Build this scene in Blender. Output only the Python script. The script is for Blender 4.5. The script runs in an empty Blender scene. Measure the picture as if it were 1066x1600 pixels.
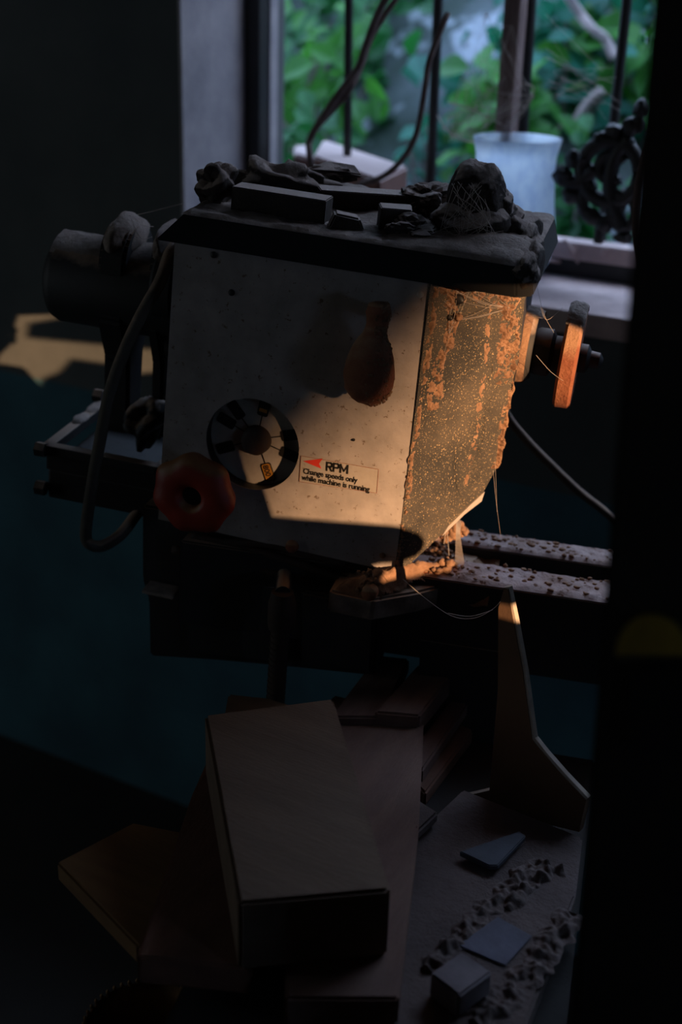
import bpy, bmesh, math, random
from mathutils import Vector as V, Matrix, noise, geometry
random.seed(7)
PI = math.pi
S = bpy.context.scene
C = S.collection

# ------------------------------------------------------------------ camera
F = 2000.0                                   # focal length in pixels of the 1066x1600 frame
CAM = V((0, 0, 1.6))
_D = V((-.0715, 2.35, 1)).normalized()       # world down, seen from the camera (x right, y down, z forward)
_W = V((-1.987, -.486, 1)); _W = (_W - _D*_W.dot(_D)).normalized()
_X = -_W; _Z = -_D; _Y = _Z.cross(_X)
R = Matrix((_X, _Y, _Z))                     # camera axes -> world axes
cd = bpy.data.cameras.new('camera'); cam = bpy.data.objects.new('camera', cd); C.objects.link(cam)
r_, u_, b_ = R @ V((1,0,0)), R @ V((0,-1,0)), R @ V((0,0,-1))
cam.matrix_world = Matrix(((r_.x,u_.x,b_.x,CAM.x),(r_.y,u_.y,b_.y,CAM.y),(r_.z,u_.z,b_.z,CAM.z),(0,0,0,1)))
cd.sensor_fit = 'VERTICAL'; cd.sensor_height = 36; cd.sensor_width = 24; cd.lens = F/1600*36
cd.clip_start = .02
cd.dof.use_dof = True; cd.dof.focus_distance = 1.30; cd.dof.aperture_fstop = 3.2
S.camera = cam

# lathe axes: x along the spindle to the right, y into the room's depth, z up (the lathe stands a little askew)
a_ = V((5.4,1.06,-1)).normalized(); d_ = V((-.256,2.134,1)); d_ = (d_ - a_*a_.dot(d_)).normalized()
LX = R @ a_; LZ = -(R @ d_); LY = LZ.cross(LX)
def ray(px, py): return (R @ V(((px-533)/F, (py-800)/F, 1))).normalized()
P0 = CAM + ray(470, 620)*1.35
LM = Matrix(((LX.x,LY.x,LZ.x,P0.x),(LX.y,LY.y,LZ.y,P0.y),(LX.z,LY.z,LZ.z,P0.z),(0,0,0,1)))
LI = LM.inverted()
def hit(px, py, o, n):
    r = ray(px, py); return CAM + r*((V(o)-CAM).dot(n)/r.dot(n))
def atY(px, py, y): return hit(px, py, (0,y,0), V((0,1,0)))
def atZ(px, py, z): return hit(px, py, (0,0,z), V((0,0,1)))
def ly(px, py, y): return LI @ hit(px, py, LM @ V((0,y,0)), LY)      # lathe coordinates on a plane of depth y
def lz(px, py, z): return LI @ hit(px, py, LM @ V((0,0,z)), LZ)

# ------------------------------------------------------------------ light
SUN = (LX*.75 - LY*.62 + LZ*.2).normalized()
sl = bpy.data.lights.new('evening_sun', 'SUN'); sl.energy = 10.0; sl.color = (1, .58, .30); sl.angle = math.radians(.22)
so = bpy.data.objects.new('evening_sun', sl); C.objects.link(so)
so.rotation_euler = SUN.to_track_quat('Z', 'Y').to_euler()
w = bpy.data.worlds.new('world'); S.world = w; w.use_nodes = True
nt = w.node_tree; nt.nodes.clear()
wo = nt.nodes.new('ShaderNodeOutputWorld'); bg = nt.nodes.new('ShaderNodeBackground')
bg.inputs[0].default_value = (.42, .64, 1.0, 1); bg.inputs[1].default_value = 4.8
nt.links.new(bg.outputs[0], wo.inputs[0])
def area(name, loc, aim, sx, sy, power, col, portal=False):
    l = bpy.data.lights.new(name, 'AREA'); l.shape = 'RECTANGLE'; l.size = sx; l.size_y = sy; l.energy = power; l.color = col
    if portal: l.cycles.is_portal = True
    o = bpy.data.objects.new(name, l); C.objects.link(o); o.location = loc
    o.rotation_euler = (V(loc)-V(aim)).to_track_quat('Z', 'Y').to_euler(); return o
area('window_daylight', (-.35, 2.2, 2.15), (-.65, 1.1, 1.0), 1.7, .7, 6.5, (.78, .80, 1.0))
area('left_wall_fill', (-3.0, -.3, 1.3), (-1.7, 1.78, .8), .8, 1.6, 4.2, (.80, .92, 1.0))  # added fill lamp, no doorway here; brightens the left wall
area('rear_fill', (-1.2, -1.3, 1.9), (-.9, 1.2, .9), .9, 1.4, .16, (1.0, .88, .76))  # added weak warm fill for the front faces, no real source behind it
S.view_settings.view_transform = 'Standard'; S.view_settings.look = 'None'
S.view_settings.exposure = 0; S.view_settings.gamma = 1; S.view_settings.use_curve_mapping = False
S.cycles.use_denoising = True
S.cycles.max_bounces = 6; S.cycles.diffuse_bounces = 4; S.cycles.transparent_max_bounces = 12
S.cycles.sample_clamp_indirect = 4; S.cycles.caustics_reflective = False; S.cycles.caustics_refractive = False

# ------------------------------------------------------------------ materials
def mat(name, col, rough=.8, metal=0, col2=None, scale=8, dust=None, dustamt=.6, bump=.15, bscale=120, stretch=(1,1,1), spots=None, spotscale=90, spotlo=.62):
    m = bpy.data.materials.new(name); m.use_nodes = True; t = m.node_tree; N = t.nodes; Lk = t.links
    p = N['Principled BSDF']; p.inputs['Roughness'].default_value = rough; p.inputs['Metallic'].default_value = metal
    tc = N.new('ShaderNodeTexCoord'); mp = N.new('ShaderNodeMapping'); mp.inputs['Scale'].default_value = stretch
    Lk.new(tc.outputs['Object'], mp.inputs['Vector'])
    def nz(sc, det=5, rg=.6):
        n = N.new('ShaderNodeTexNoise'); n.inputs['Scale'].default_value = sc; n.inputs['Detail'].default_value = det
        n.inputs['Roughness'].default_value = rg; Lk.new(mp.outputs[0], n.inputs['Vector']); return n
    def ramp(src, a, b):
        r = N.new('ShaderNodeMapRange'); r.inputs[1].default_value = a; r.inputs[2].default_value = b; Lk.new(src, r.inputs[0]); return r.outputs[0]
    def mix(f, A, B):
        x = N.new('ShaderNodeMix'); x.data_type = 'RGBA'
        Lk.new(f, x.inputs[0])
        for s, v in ((6, A), (7, B)):
            if isinstance(v, tuple): x.inputs[s].default_value = (*v, 1)
            else: Lk.new(v, x.inputs[s])
        return x.outputs[2]
    c2 = col2 or tuple(c*.6 for c in col)
    cur = mix(ramp(nz(scale).outputs[0], .35, .65), col, c2)
    if spots: cur = mix(ramp(nz(spotscale, 3, .7).outputs[0], spotlo, spotlo+.06), cur, spots)
    if dust:
        g = N.new('ShaderNodeNewGeometry'); sx = N.new('ShaderNodeSeparateXYZ'); Lk.new(g.outputs['Normal'], sx.inputs[0])
        ad = N.new('ShaderNodeMath'); ad.operation = 'MULTIPLY_ADD'; ad.inputs[1].default_value = .5; Lk.new(nz(45).outputs[0], ad.inputs[0]); Lk.new(sx.outputs[2], ad.inputs[2])
        cur = mix(ramp(ad.outputs[0], 1.0-dustamt, 1.25-dustamt), cur, dust)
    Lk.new(cur, p.inputs['Base Color'])
    if bump:
        b = N.new('ShaderNodeBump'); b.inputs['Strength'].default_value = bump; b.inputs['Distance'].default_value = .004
        Lk.new(nz(bscale, 6, .7).outputs[0], b.inputs['Height']); Lk.new(b.outputs[0], p.inputs['Normal'])
    return m
DUST = (.34, .235, .17)
M = {}
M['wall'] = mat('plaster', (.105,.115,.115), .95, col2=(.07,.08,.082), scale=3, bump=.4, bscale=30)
M['teal'] = mat('blue_plaster', (.06,.16,.20), .95, col2=(.04,.10,.13), scale=4, bump=.3, bscale=30)
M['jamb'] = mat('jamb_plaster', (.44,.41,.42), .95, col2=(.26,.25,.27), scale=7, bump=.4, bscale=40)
M['dark'] = mat('dark_iron', (.018,.017,.017), .6, col2=(.010,.010,.010), dust=DUST, dustamt=.22)
M['darkclean'] = mat('black_iron', (.012,.012,.013), .5, col2=(.02,.017,.015))
M['cast'] = mat('dark_cast_iron', (.028,.026,.026), .7, col2=(.016,.015,.015), dust=DUST, dustamt=.3)
M['plate'] = mat('worn_plate', (.40,.345,.31), .6, col2=(.27,.235,.21), scale=22, bump=.12, bscale=150, spots=(.16,.11,.075), spotscale=120, spotlo=.61)
M['panel'] = mat('dusty_black_panel', (.085,.068,.05), .9, col2=(.028,.026,.023), scale=13, bump=.5, bscale=300, spots=(.50,.34,.17), spotscale=560, spotlo=.60)
M['sawdust'] = mat('sawdust', (.38,.215,.125), 1, col2=(.20,.105,.06), scale=60, bump=.8, bscale=260)
M['greydust'] = mat('grey_dust', (.46,.37,.32), 1, col2=(.27,.22,.19), scale=50, bump=1, bscale=220)
M['mound'] = mat('dark_dust_mound', (.045,.033,.027), 1, col2=(.03,.022,.018), scale=30, bump=1, bscale=160, dust=(.40,.32,.28), dustamt=.42)
M['red'] = mat('red_plastic', (.36,.035,.012), .5, col2=(.26,.025,.012), scale=20, dust=(.30,.13,.05), dustamt=.5)
M['lever'] = mat('dusty_red_plastic', (.22,.060,.026), .8, col2=(.32,.12,.055), scale=28, dust=(.42,.23,.13), dustamt=.55, bump=.7, bscale=200)
M['footdust'] = mat('dusty_casting', (.30,.24,.19), .8, col2=(.12,.09,.07), scale=30, bump=.4, dust=(.45,.30,.2), dustamt=.6)
M['rust'] = mat('brown_iron', (.045,.022,.014), .8, col2=(.03,.02,.016), scale=30)
M['cable'] = mat('dusty_cable', (.10,.085,.065), .8, dust=DUST, dustamt=.45)
M['disc'] = mat('dial_disc', (.42,.37,.32), .5, col2=(.33,.29,.25), scale=30)
M['black'] = mat('black_paint', (.015,.013,.012), .5, bump=0)
M['orange'] = mat('orange_paint', (.62,.26,.03), .5, bump=0)
M['redpaint'] = mat('red_paint', (.75,.05,.03), .5, bump=0)
M['label'] = mat('label_film', (.42,.365,.31), .5, col2=(.36,.31,.26), scale=40, spots=(.2,.13,.08), spotscale=120, spotlo=.66)
M['wood'] = mat('rough_pine', (.20,.135,.092), .85, col2=(.15,.10,.068), scale=6, stretch=(1,6,6), bump=.4, bscale=60)
M['woodB'] = mat('old_board', (.21,.125,.095), .85, col2=(.15,.085,.07), scale=6, stretch=(6,1,6), bump=.4, bscale=60)
M['woodC'] = mat('red_board', (.24,.115,.075), .85, col2=(.16,.08,.055), scale=6, stretch=(5,1,5), bump=.4, bscale=60)
M['woodD'] = mat('yellow_board', (.26,.15,.06), .85, col2=(.19,.10,.045), scale=6, stretch=(1,5,5), bump=.3, bscale=60)
M['woodE'] = mat('dusty_board', (.15,.11,.10), .95, col2=(.095,.07,.065), scale=12, bump=.8, bscale=70)
M['ply'] = mat('plywood', (.16,.085,.045), .85, col2=(.11,.06,.03), scale=6, dust=(.42,.34,.27), dustamt=.5)
M['plyedge'] = mat('plywood_edge', (.55,.47,.38), .9, col2=(.4,.33,.27), scale=40)
M['post'] = mat('weathered_post', (.36,.26,.24), .9, col2=(.17,.12,.11), scale=14, stretch=(5,5,.6), bump=.4)
M['sill'] = mat('dusty_sill', (.62,.48,.46), .95, col2=(.42,.32,.31), scale=14, bump=.6, bscale=50)
M['brick'] = mat('dusty_block', (.26,.13,.10), .95, col2=(.18,.09,.07), scale=14, dust=(.5,.38,.36), dustamt=.6)
M['cane'] = mat('brown_cane', (.13,.09,.08), .8, col2=(.24,.18,.17), scale=30)
M['floor'] = mat('dirt_floor', (.035,.03,.027), .95, scale=3)
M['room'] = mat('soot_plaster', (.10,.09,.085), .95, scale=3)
M['bank'] = mat('stony_bank', (.13,.145,.16), .95, col2=(.035,.05,.04), scale=4, bump=.8, bscale=12, spots=(.35,.36,.42), spotscale=6, spotlo=.58)
M['chip'] = mat('blue_grey_chip', (.07,.075,.095), .8, scale=20)
M['paper'] = mat('blue_grey_sheet', (.15,.145,.185), .9, scale=20)
M['paleblock'] = mat('pale_block', (.24,.20,.21), .9, scale=20)
M['cab'] = mat('cabinet_paint', (.022,.018,.014), .5, col2=(.012,.010,.009), scale=5)
M['yellow'] = mat('yellow_sticker', (.42,.27,.03), .6, scale=20, bump=0)
M['straw'] = mat('straw', (.38,.22,.10), .9, col2=(.22,.12,.05), scale=30)
for i, (c, d) in enumerate((((.02,.16,.035),(.012,.07,.03)), ((.065,.25,.035),(.03,.14,.03)), ((.02,.19,.13),(.012,.10,.08)), ((.2,.24,.05),(.08,.14,.05)))):
    m = mat('leaf_green', c, .5, col2=d, scale=5, bump=0); M['leaf%d' % i] = m
    t = m.node_tree; p = t.nodes['Principled BSDF']; out = t.nodes['Material Output']
    tr = t.nodes.new('ShaderNodeBsdfTranslucent'); tr.inputs[0].default_value = (c[0]*1.4, c[1]*1.5, c[2], 1)
    mx = t.nodes.new('ShaderNodeMixShader'); mx.inputs[0].default_value = .45
    t.links.new(p.outputs[0], mx.inputs[1]); t.links.new(tr.outputs[0], mx.inputs[2]); t.links.new(mx.outputs[0], out.inputs[0])
def special(name, kind):
    m = bpy.data.materials.new(name); m.use_nodes = True; t = m.node_tree; N = t.nodes; p = N['Principled BSDF']; out = N['Material Output']
    if kind == 'frost':
        p.inputs['Base Color'].default_value = (.75,.80,.86,1); p.inputs['Roughness'].default_value = .35
        n = N.new('ShaderNodeTexNoise'); n.inputs['Scale'].default_value = 9; n.inputs['Detail'].default_value = 3
        r = N.new('ShaderNodeValToRGB'); r.color_ramp.elements[0].color = (.62,.74,.90,1); r.color_ramp.elements[0].position = .35
        r.color_ramp.elements[1].color = (.80,.91,1,1); r.color_ramp.elements[1].position = .6
        t.links.new(n.outputs[0], r.inputs[0]); t.links.new(r.outputs[0], p.inputs['Base Color'])
        tr = N.new('ShaderNodeBsdfTranslucent'); t.links.new(r.outputs[0], tr.inputs[0])
        mx = N.new('ShaderNodeMixShader'); mx.inputs[0].default_value = .80
        tp = N.new('ShaderNodeBsdfTransparent'); mx2 = N.new('ShaderNodeMixShader'); mx2.inputs[0].default_value = .16
        t.links.new(p.outputs[0], mx.inputs[1]); t.links.new(tr.outputs[0], mx.inputs[2])
        t.links.new(mx.outputs[0], mx2.inputs[1]); t.links.new(tp.outputs[0], mx2.inputs[2]); t.links.new(mx2.outputs[0], out.inputs[0])
    else:
        p.inputs['Base Color'].default_value = (.62,.55,.5,1); p.inputs['Roughness'].default_value = .8
        tr = N.new('ShaderNodeBsdfTranslucent'); tr.inputs[0].default_value = (.7,.62,.56,1)
        mx = N.new('ShaderNodeMixShader'); mx.inputs[0].default_value = .5
        t.links.new(p.outputs[0], mx.inputs[1]); t.links.new(tr.outputs[0], mx.inputs[2]); t.links.new(mx.outputs[0], out.inputs[0])
    return m
mc = bpy.data.materials.new('clear_inner_glass'); mc.use_nodes = True; t_ = mc.node_tree
tp_ = t_.nodes.new('ShaderNodeBsdfTransparent'); gl_ = t_.nodes.new('ShaderNodeBsdfGlossy'); gl_.inputs['Roughness'].default_value = .3
mx_ = t_.nodes.new('ShaderNodeMixShader'); mx_.inputs[0].default_value = .05
t_.links.new(tp_.outputs[0], mx_.inputs[1]); t_.links.new(gl_.outputs[0], mx_.inputs[2]); t_.links.new(mx_.outputs[0], t_.nodes['Material Output'].inputs[0])
M['clear'] = mc
M['frost'] = special('frosted_glass', 'frost'); M['web'] = special('cobweb_silk', 'web')

# ------------------------------------------------------------------ mesh helpers
def box(bm, a, b, bevel=0):
    x0,y0,z0 = a; x1,y1,z1 = b
    t = bmesh.new()
    bmesh.ops.create_cube(t, size=1, matrix=Matrix.Translation(((x0+x1)/2,(y0+y1)/2,(z0+z1)/2)) @ Matrix.Diagonal((abs(x1-x0),abs(y1-y0),abs(z1-z0),1)))
    if bevel: bmesh.ops.bevel(t, geom=list(t.edges), offset=bevel, segments=2, affect='EDGES', profile=.6)
    merge(bm, t)
def merge(bm, t):
    me = bpy.data.meshes.new('t'); t.to_mesh(me); t.free(); bm.from_mesh(me); bpy.data.meshes.remove(me)
def prism(bm, pts, off, holes=(), bevel=0):
    """pts: 3D outline, off: extrusion vector, holes: list of 3D outlines in the same plane"""
    t = bmesh.new(); off = V(off)
    if not holes:
        vs = [t.verts.new(p) for p in pts]; f = t.faces.new(vs)
        r = bmesh.ops.extrude_face_region(t, geom=[f])
        bmesh.ops.translate(t, vec=off, verts=[v for v in r['geom'] if isinstance(v, bmesh.types.BMVert)])
    else:
        loops = [list(map(V, pts))] + [list(map(V, h)) for h in holes]
        tris = geometry.tessellate_polygon(loops); flat = [p for l in loops for p in l]
        A = [t.verts.new(p) for p in flat]; B = [t.verts.new(p+off) for p in flat]
        for q in tris:
            try: t.faces.new([A[i] for i in q]); t.faces.new([B[i] for i in reversed(q)])
            except ValueError: pass
        k = 0
        for l in loops:
            n = len(l)
            for i in range(n):
                j = (i+1) % n; t.faces.new((A[k+i], A[k+j], B[k+j], B[k+i]))
            k += n
    bmesh.ops.recalc_face_normals(t, faces=t.faces)
    if bevel: bmesh.ops.bevel(t, geom=list(t.edges), offset=bevel, segments=2, affect='EDGES')
    merge(bm, t)
def smooth_path(P, k=6):
    P = [V(p) for p in P]; out = []
    for i in range(len(P)-1):
        p0 = P[max(i-1,0)]; p1 = P[i]; p2 = P[i+1]; p3 = P[min(i+2,len(P)-1)]
        for j in range(k):
            u = j/k; out.append(.5*((2*p1)+(p2-p0)*u+(2*p0-5*p1+4*p2-p3)*u*u+(3*p1-p0-3*p2+p3)*u**3))
    return out + [P[-1]]
def tube(bm, P, r, n=8, cap=True):
    P = [V(p) for p in P]; rs = r if isinstance(r, (list,tuple)) else [r]*len(P)
    t = bmesh.new(); prev = None; up = None
    for i, p in enumerate(P):
        d = (P[min(i+1,len(P)-1)] - P[max(i-1,0)]).normalized()
        if up is None: up = d.orthogonal().normalized()
        up = (up - d*up.dot(d)).normalized(); s = d.cross(up)
        ring = [t.verts.new(p + (up*math.cos(2*PI*k/n) + s*math.sin(2*PI*k/n))*rs[i]) for k in range(n)]
        if prev:
            for k in range(n): t.faces.new((prev[k], prev[(k+1)%n], ring[(k+1)%n], ring[k]))
        elif cap: t.faces.new(list(reversed(ring)))
        prev = ring
    if cap: t.faces.new(prev)
    merge(bm, t)
def spin(bm, prof, o, axis, n=32):
    """prof: (radius, height along axis)"""
    o = V(o); ax = V(axis).normalized(); u = ax.orthogonal().normalized(); s = ax.cross(u); t = bmesh.new(); rings = []
    for r, h in prof:
        if r < 1e-6: rings.append([t.verts.new(o+ax*h)])
        else: rings.append([t.verts.new(o+ax*h+(u*math.cos(2*PI*k/n)+s*math.sin(2*PI*k/n))*r) for k in range(n)])
    for A, B in zip(rings, rings[1:]):
        for k in range(n):
            q = [A[k%len(A)], A[(k+1)%len(A)], B[(k+1)%len(B)], B[k%len(B)]]; q = list(dict.fromkeys(q))
            if len(q) > 2: t.faces.new(q)
    bmesh.ops.recalc_face_normals(t, faces=t.faces)
    merge(bm, t)
def lump(bm, c, size, seed=0, amp=.25, freq=2.5, sub=4, fine=.05, rot=0):
    t = bmesh.new(); bmesh.ops.create_icosphere(t, subdivisions=sub, radius=1)
    rm = Matrix.Rotation(rot, 3, 'Z')
    for v in t.verts:
        p = v.co.copy(); k = 1 + amp*noise.noise(p*freq*.6+V((seed*7.1,0,0)))*1.6 + fine*noise.noise(p*9+V((0,seed*3.3,0)))
        v.co = rm @ V((p.x*size[0]*k, p.y*size[1]*k, p.z*size[2]*k)) + V(c)
    merge(bm, t)
def slab(bm, pts, z0, z1, bevel=.002): prism(bm, [V((p.x,p.y,z0)) for p in pts], (0,0,z1-z0), bevel=bevel)
def obj(name, bm, m, parent=None, smooth=False, angle=None):
    me = bpy.data.meshes.new(name); bm.normal_update(); bm.to_mesh(me); bm.free()
    me.materials.append(M[m] if isinstance(m, str) else m)
    if smooth:
        for p in me.polygons: p.use_smooth = True
        if angle: me.set_sharp_from_angle(angle=math.radians(angle))
    o = bpy.data.objects.new(name, me); C.objects.link(o)
    if parent: o.parent = parent
    return o
def tag(o, label, cat, group=None):
    o['label'] = label; o['category'] = cat
    if group: o['group'] = group
    return o
def struct(name, bm, m):
    o = obj(name, bm, m); o['kind'] = 'structure'; return o
def thing(name, label, cat, loc=(0,0,0), group=None):
    o = bpy.data.objects.new(name, None); C.objects.link(o); o.location = loc; o.empty_display_size = .05
    return tag(o, label, cat, group)
B = bmesh.new
def text_mesh(txt, size, bold=0):
    cu = bpy.data.curves.new('t', 'FONT'); cu.body = txt; cu.size = size; cu.extrude = .0003; cu.offset = bold; cu.resolution_u = 3
    o = bpy.data.objects.new('t', cu); C.objects.link(o); bpy.context.view_layer.update()
    me = bpy.data.meshes.new_from_object(o.evaluated_get(bpy.context.evaluated_depsgraph_get()))
    bpy.data.objects.remove(o); return me

# ------------------------------------------------------------------ the room
WY = 1.78                                     # inner face of the window wall
JX = -1.286                                   # left reveal of the window
SILL = 1.155; YF = 1.974; WT = .239                      # sill height, plane of the window frame
b = B()                                       # window wall with its opening, lower part painted blue
XL, XR, ZT = -3.2, 1.2, 2.75
def wallrect(x0,x1,z0,z1,mt,nm):
    bb = B(); box(bb,(x0,WY,z0),(x1,WY+WT,z1)); return struct(nm,bb,mt)
b = B()
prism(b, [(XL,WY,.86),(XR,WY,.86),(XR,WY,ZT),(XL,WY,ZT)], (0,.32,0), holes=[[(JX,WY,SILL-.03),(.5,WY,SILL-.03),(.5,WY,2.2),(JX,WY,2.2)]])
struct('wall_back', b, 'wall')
wallrect(XL, XR, 0, .86, 'teal', 'wall_back_dado')
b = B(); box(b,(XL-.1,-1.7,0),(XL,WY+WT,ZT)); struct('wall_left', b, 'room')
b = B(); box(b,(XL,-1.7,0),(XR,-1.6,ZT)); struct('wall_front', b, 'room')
b = B(); box(b,(XL-.1,-1.7,-.1),(XR+.1,WY+WT,0)); struct('floor', b, 'floor')
b = B(); box(b,(XL-.1,-1.7,ZT),(XR+.1,WY+WT,ZT+.1)); struct('ceiling', b, 'room')
# right wall; its unseen opening is made up, outlined to shape the sun patches (y, z outline)
hole = [(.262,1.318),(.250,1.375),(.238,1.44),(.247,1.50),(.268,1.535),(.32,1.556),(.376,1.570),(.44,1.562),(.505,1.545),(.53,1.515),(.562,1.492),(.566,1.40),(.515,1.385),(.512,1.356),
        (.60,1.344),(.66,1.336),(.668,1.302),(.61,1.288),(.60,1.310),(.56,1.318),(.545,1.290),(.528,1.278),(.520,1.255),(.49,1.243),(.44,1.238),(.385,1.240),(.36,1.246),(.334,1.248),(.330,1.254),(.345,1.262),(.384,1.264),(.394,1.270),(.3955,1.281),(.386,1.292),(.36,1.306)]
b = B()
prism(b, [(XR,-1.7,0),(XR,7.5,0),(XR,7.5,3.4),(XR,-1.7,3.4)], (.012,0,0), holes=[[(XR,y,z) for y, z in hole]])  # extended beyond the room to keep the sun off the bank and bushes
struct('wall_right', b, 'room')
# unseen slab added far outside, its slanting end takes the sun off the headstock's left
XO = 32.0
def far(px,py):
    p = hit(px,py,P0,LY); return p + SUN*((XO-p.x)/SUN.x)
f0_, f1_ = far(612,450), far(290,760); fd = (f0_-f1_)/(f0_.z-f1_.z)
b = B(); prism(b, [f1_+fd*(0-f1_.z), f1_+fd*(12-f1_.z), V((XO,-40,12)), V((XO,-40,0))], (.2,0,0)); struct('sun_blocker', b, 'room')
# window: plastered left reveal, iron frame, sill, bars
b = B(); box(b,(JX-.002,WY-.002,SILL-.03),(JX+.004,YF,2.2)); struct('trim_1', b, 'jamb')
fx = atY(405,200,YF-.012).x
b = B(); box(b,(JX,YF-.012,SILL-.03),(fx,YF+.021,2.2),.003); struct('window_1', b, 'darkclean')
b = B(); box(b,(JX,YF+.021,SILL-.03),(fx+.002,WY+WT,2.2)); struct('trim_2', b, 'jamb')
b = B(); box(b,(JX-.05,WY-.035,SILL-.035),(.5,WY+WT,SILL),.004)
o = struct('trim_3', b, 'sill')
zr = atY(930,379,YF).z
b = B(); box(b,(fx,YF-.02,zr-.028),(.5,YF+.02,zr),.003); struct('trim_4', b, 'sill')
b = B(); box(b,(fx,YF-.012,SILL),(.5,YF+.012,zr-.026)); struct('trim_5', b, 'darkclean')
# mullion post and iron bars
for i, (x0, x1, w_) in enumerate(((545.5,543,.0075),(685,672,.0085),(829,815,.010),(980,959,.008))):
    p0 = atY(x0,0,YF+.03); p1 = atY(x1, 220 if i else 220, YF+.03)
    if i == 1: p1 = atY(x1,310,YF+.03)
    if i == 3: p1 = atY(x1,195,YF+.03)
    d = (p0-p1)/(p0.z-p1.z)
    b = B(); tube(b, [p1+d*(zr-p1.z-.02), p1+d*(2.2-p1.z)], w_, 10)
    lab = ('black iron window bar above the pale-topped wooden block', 'black iron window bar behind the peak of the dust mound', 'thick black iron bar right behind the wooden post', 'black iron window bar above the scrollwork casting')[i]
    tag(obj('window_bar', b, 'darkclean', smooth=True, angle=40), lab, 'window bar', 'iron bars of the window')
p0 = atY(800,0,YF); p1 = atY(796,217,YF)
b = B(); box(b,(p1.x-.019,YF-.018,zr),(p1.x+.009,YF+.012,2.2),.003)
tag(obj('wooden_post', b, 'post'), 'weathered brown wooden post standing upright in the window behind the frosted shade', 'post')

# ------------------------------------------------------------------ outside
b = B(); n = 40                               # stony bank rising behind the house
gr = [[b.verts.new((-7+i*.3, 2.35+j*.14, .2+j*.16+.25*noise.noise(V((i*.33,j*.3,2)))+.08*noise.noise(V((i*1.3,j*1.1,5))))) for i in range(n)] for j in range(26)]
for j in range(25):
    for i in range(n-1): b.faces.new((gr[j][i],gr[j][i+1],gr[j+1][i+1],gr[j+1][i]))
struct('ground_outside', b, 'bank')
for p in bpy.data.objects['ground_outside'].data.polygons: p.use_smooth = True
def leafmesh(bm, c, size, rng):
    d = V((rng.uniform(-1,1), rng.uniform(-1,.3), rng.uniform(-.9,.4))).normalized()
    nrm = V((rng.uniform(-.6,.6), -1+rng.uniform(-.4,.8), rng.uniform(.2,1.4))).normalized()
    s = d.cross(nrm).normalized(); nn = s.cross(d)
    L = size; Wd = size*.36; row = []
    for u, wv in ((0,.05),(.25,.8),(.5,1),(.78,.6),(1,.02)):
        o = c + d*L*u - nn*(u*u*L*.18)
        row.append((bm.verts.new(o-s*Wd*wv+nn*Wd*.25*wv), bm.verts.new(o), bm.verts.new(o+s*Wd*wv+nn*Wd*.25*wv)))
    for A, Bq in zip(row, row[1:]):
        bm.faces.new((A[0],A[1],Bq[1],Bq[0])); bm.faces.new((A[1],A[2],Bq[2],Bq[1]))
shr = [ # px, py, depth Y, spread, leaves, leaf size, leaf material, label
 (500,25,3.3,.26,130,.085,0,'dark green bush outside at the left edge of the window top'),
 (465,130,3.0,.17,60,.08,1,'mixed green bush just right of the iron window frame'),
 (530,190,3.25,.15,42,.07,0,'low green bush outside above the wooden block on the sill'),
 (620,60,3.5,.24,95,.09,1,'leafy green bush between the first two window bars'),
 (770,190,2.9,.15,60,.085,1,'bright green bush outside just above the frosted shade, left of the post'),
 (740,30,3.6,.22,60,.08,2,'bluish green bush outside left of the wooden post, near the top'),
 (885,90,3.1,.24,150,.085,2,'broad green bush outside between the post and the right-hand bar'),
 (915,15,3.5,.2,80,.08,1,'yellow-green bush outside at the window top, beside the right-hand bar'),
 (880,190,3.2,.2,85,.08,0,'deep green bush outside right of the frosted shade rim'),
 (1000,100,3.1,.22,80,.085,1,'green bush outside against the dark machine column'),
 (890,320,2.8,.12,36,.07,0,'small green plant outside below the scrollwork casting'),
 (640,250,2.9,.1,26,.06,2,'small green plant outside right of the wooden block on the sill'),
 (440,250,2.8,.11,30,.06,0,'small green plant outside at the foot of the iron window frame'),
]
for k, (px,py,Yd,sp,nl,ls,mi,lab) in enumerate(shr):
    rng = random.Random(100+k); c = atY(px,py,Yd)
    root = thing('leafy_bush', lab, 'bush', (c.x, c.y+.1, c.z-sp), 'bushes on the bank outside'); root.rotation_euler = (0,0,0)
    b = B(); st = B()
    for q in range(6):
        e = V((rng.gauss(0,.5)*sp, rng.uniform(-.1,.1), sp*1.2+rng.gauss(0,.4)*sp))
        tube(st, smooth_path([(0,0,-.25),(e.x*.3,e.y,e.z*.45),e],4), .005, 5)
    for q in range(int(nl*1.6)):
        off = V((rng.gauss(0,.55)*sp, rng.gauss(0,.35)*sp, sp+rng.gauss(0,.55)*sp))
        leafmesh(b, off, ls*rng.uniform(.6,1.25), rng)
    f = obj('foliage', b, 'leaf%d' % mi, root); obj('stems', st, 'cane', root)
b = B()
for P in ([(885,-10,2.9),(905,20,2.95),(925,45,2.95),(945,60,3.0),(960,90,3.0)], [(940,140,3),(915,165,3),(900,190,3.0)]):
    tube(b, smooth_path([atY(*p) for p in P]), .011, 7)
tag(obj('fallen_branch', b, M['sill']), 'pale crooked branch outside, high between the post and the right bar', 'branch')

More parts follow.
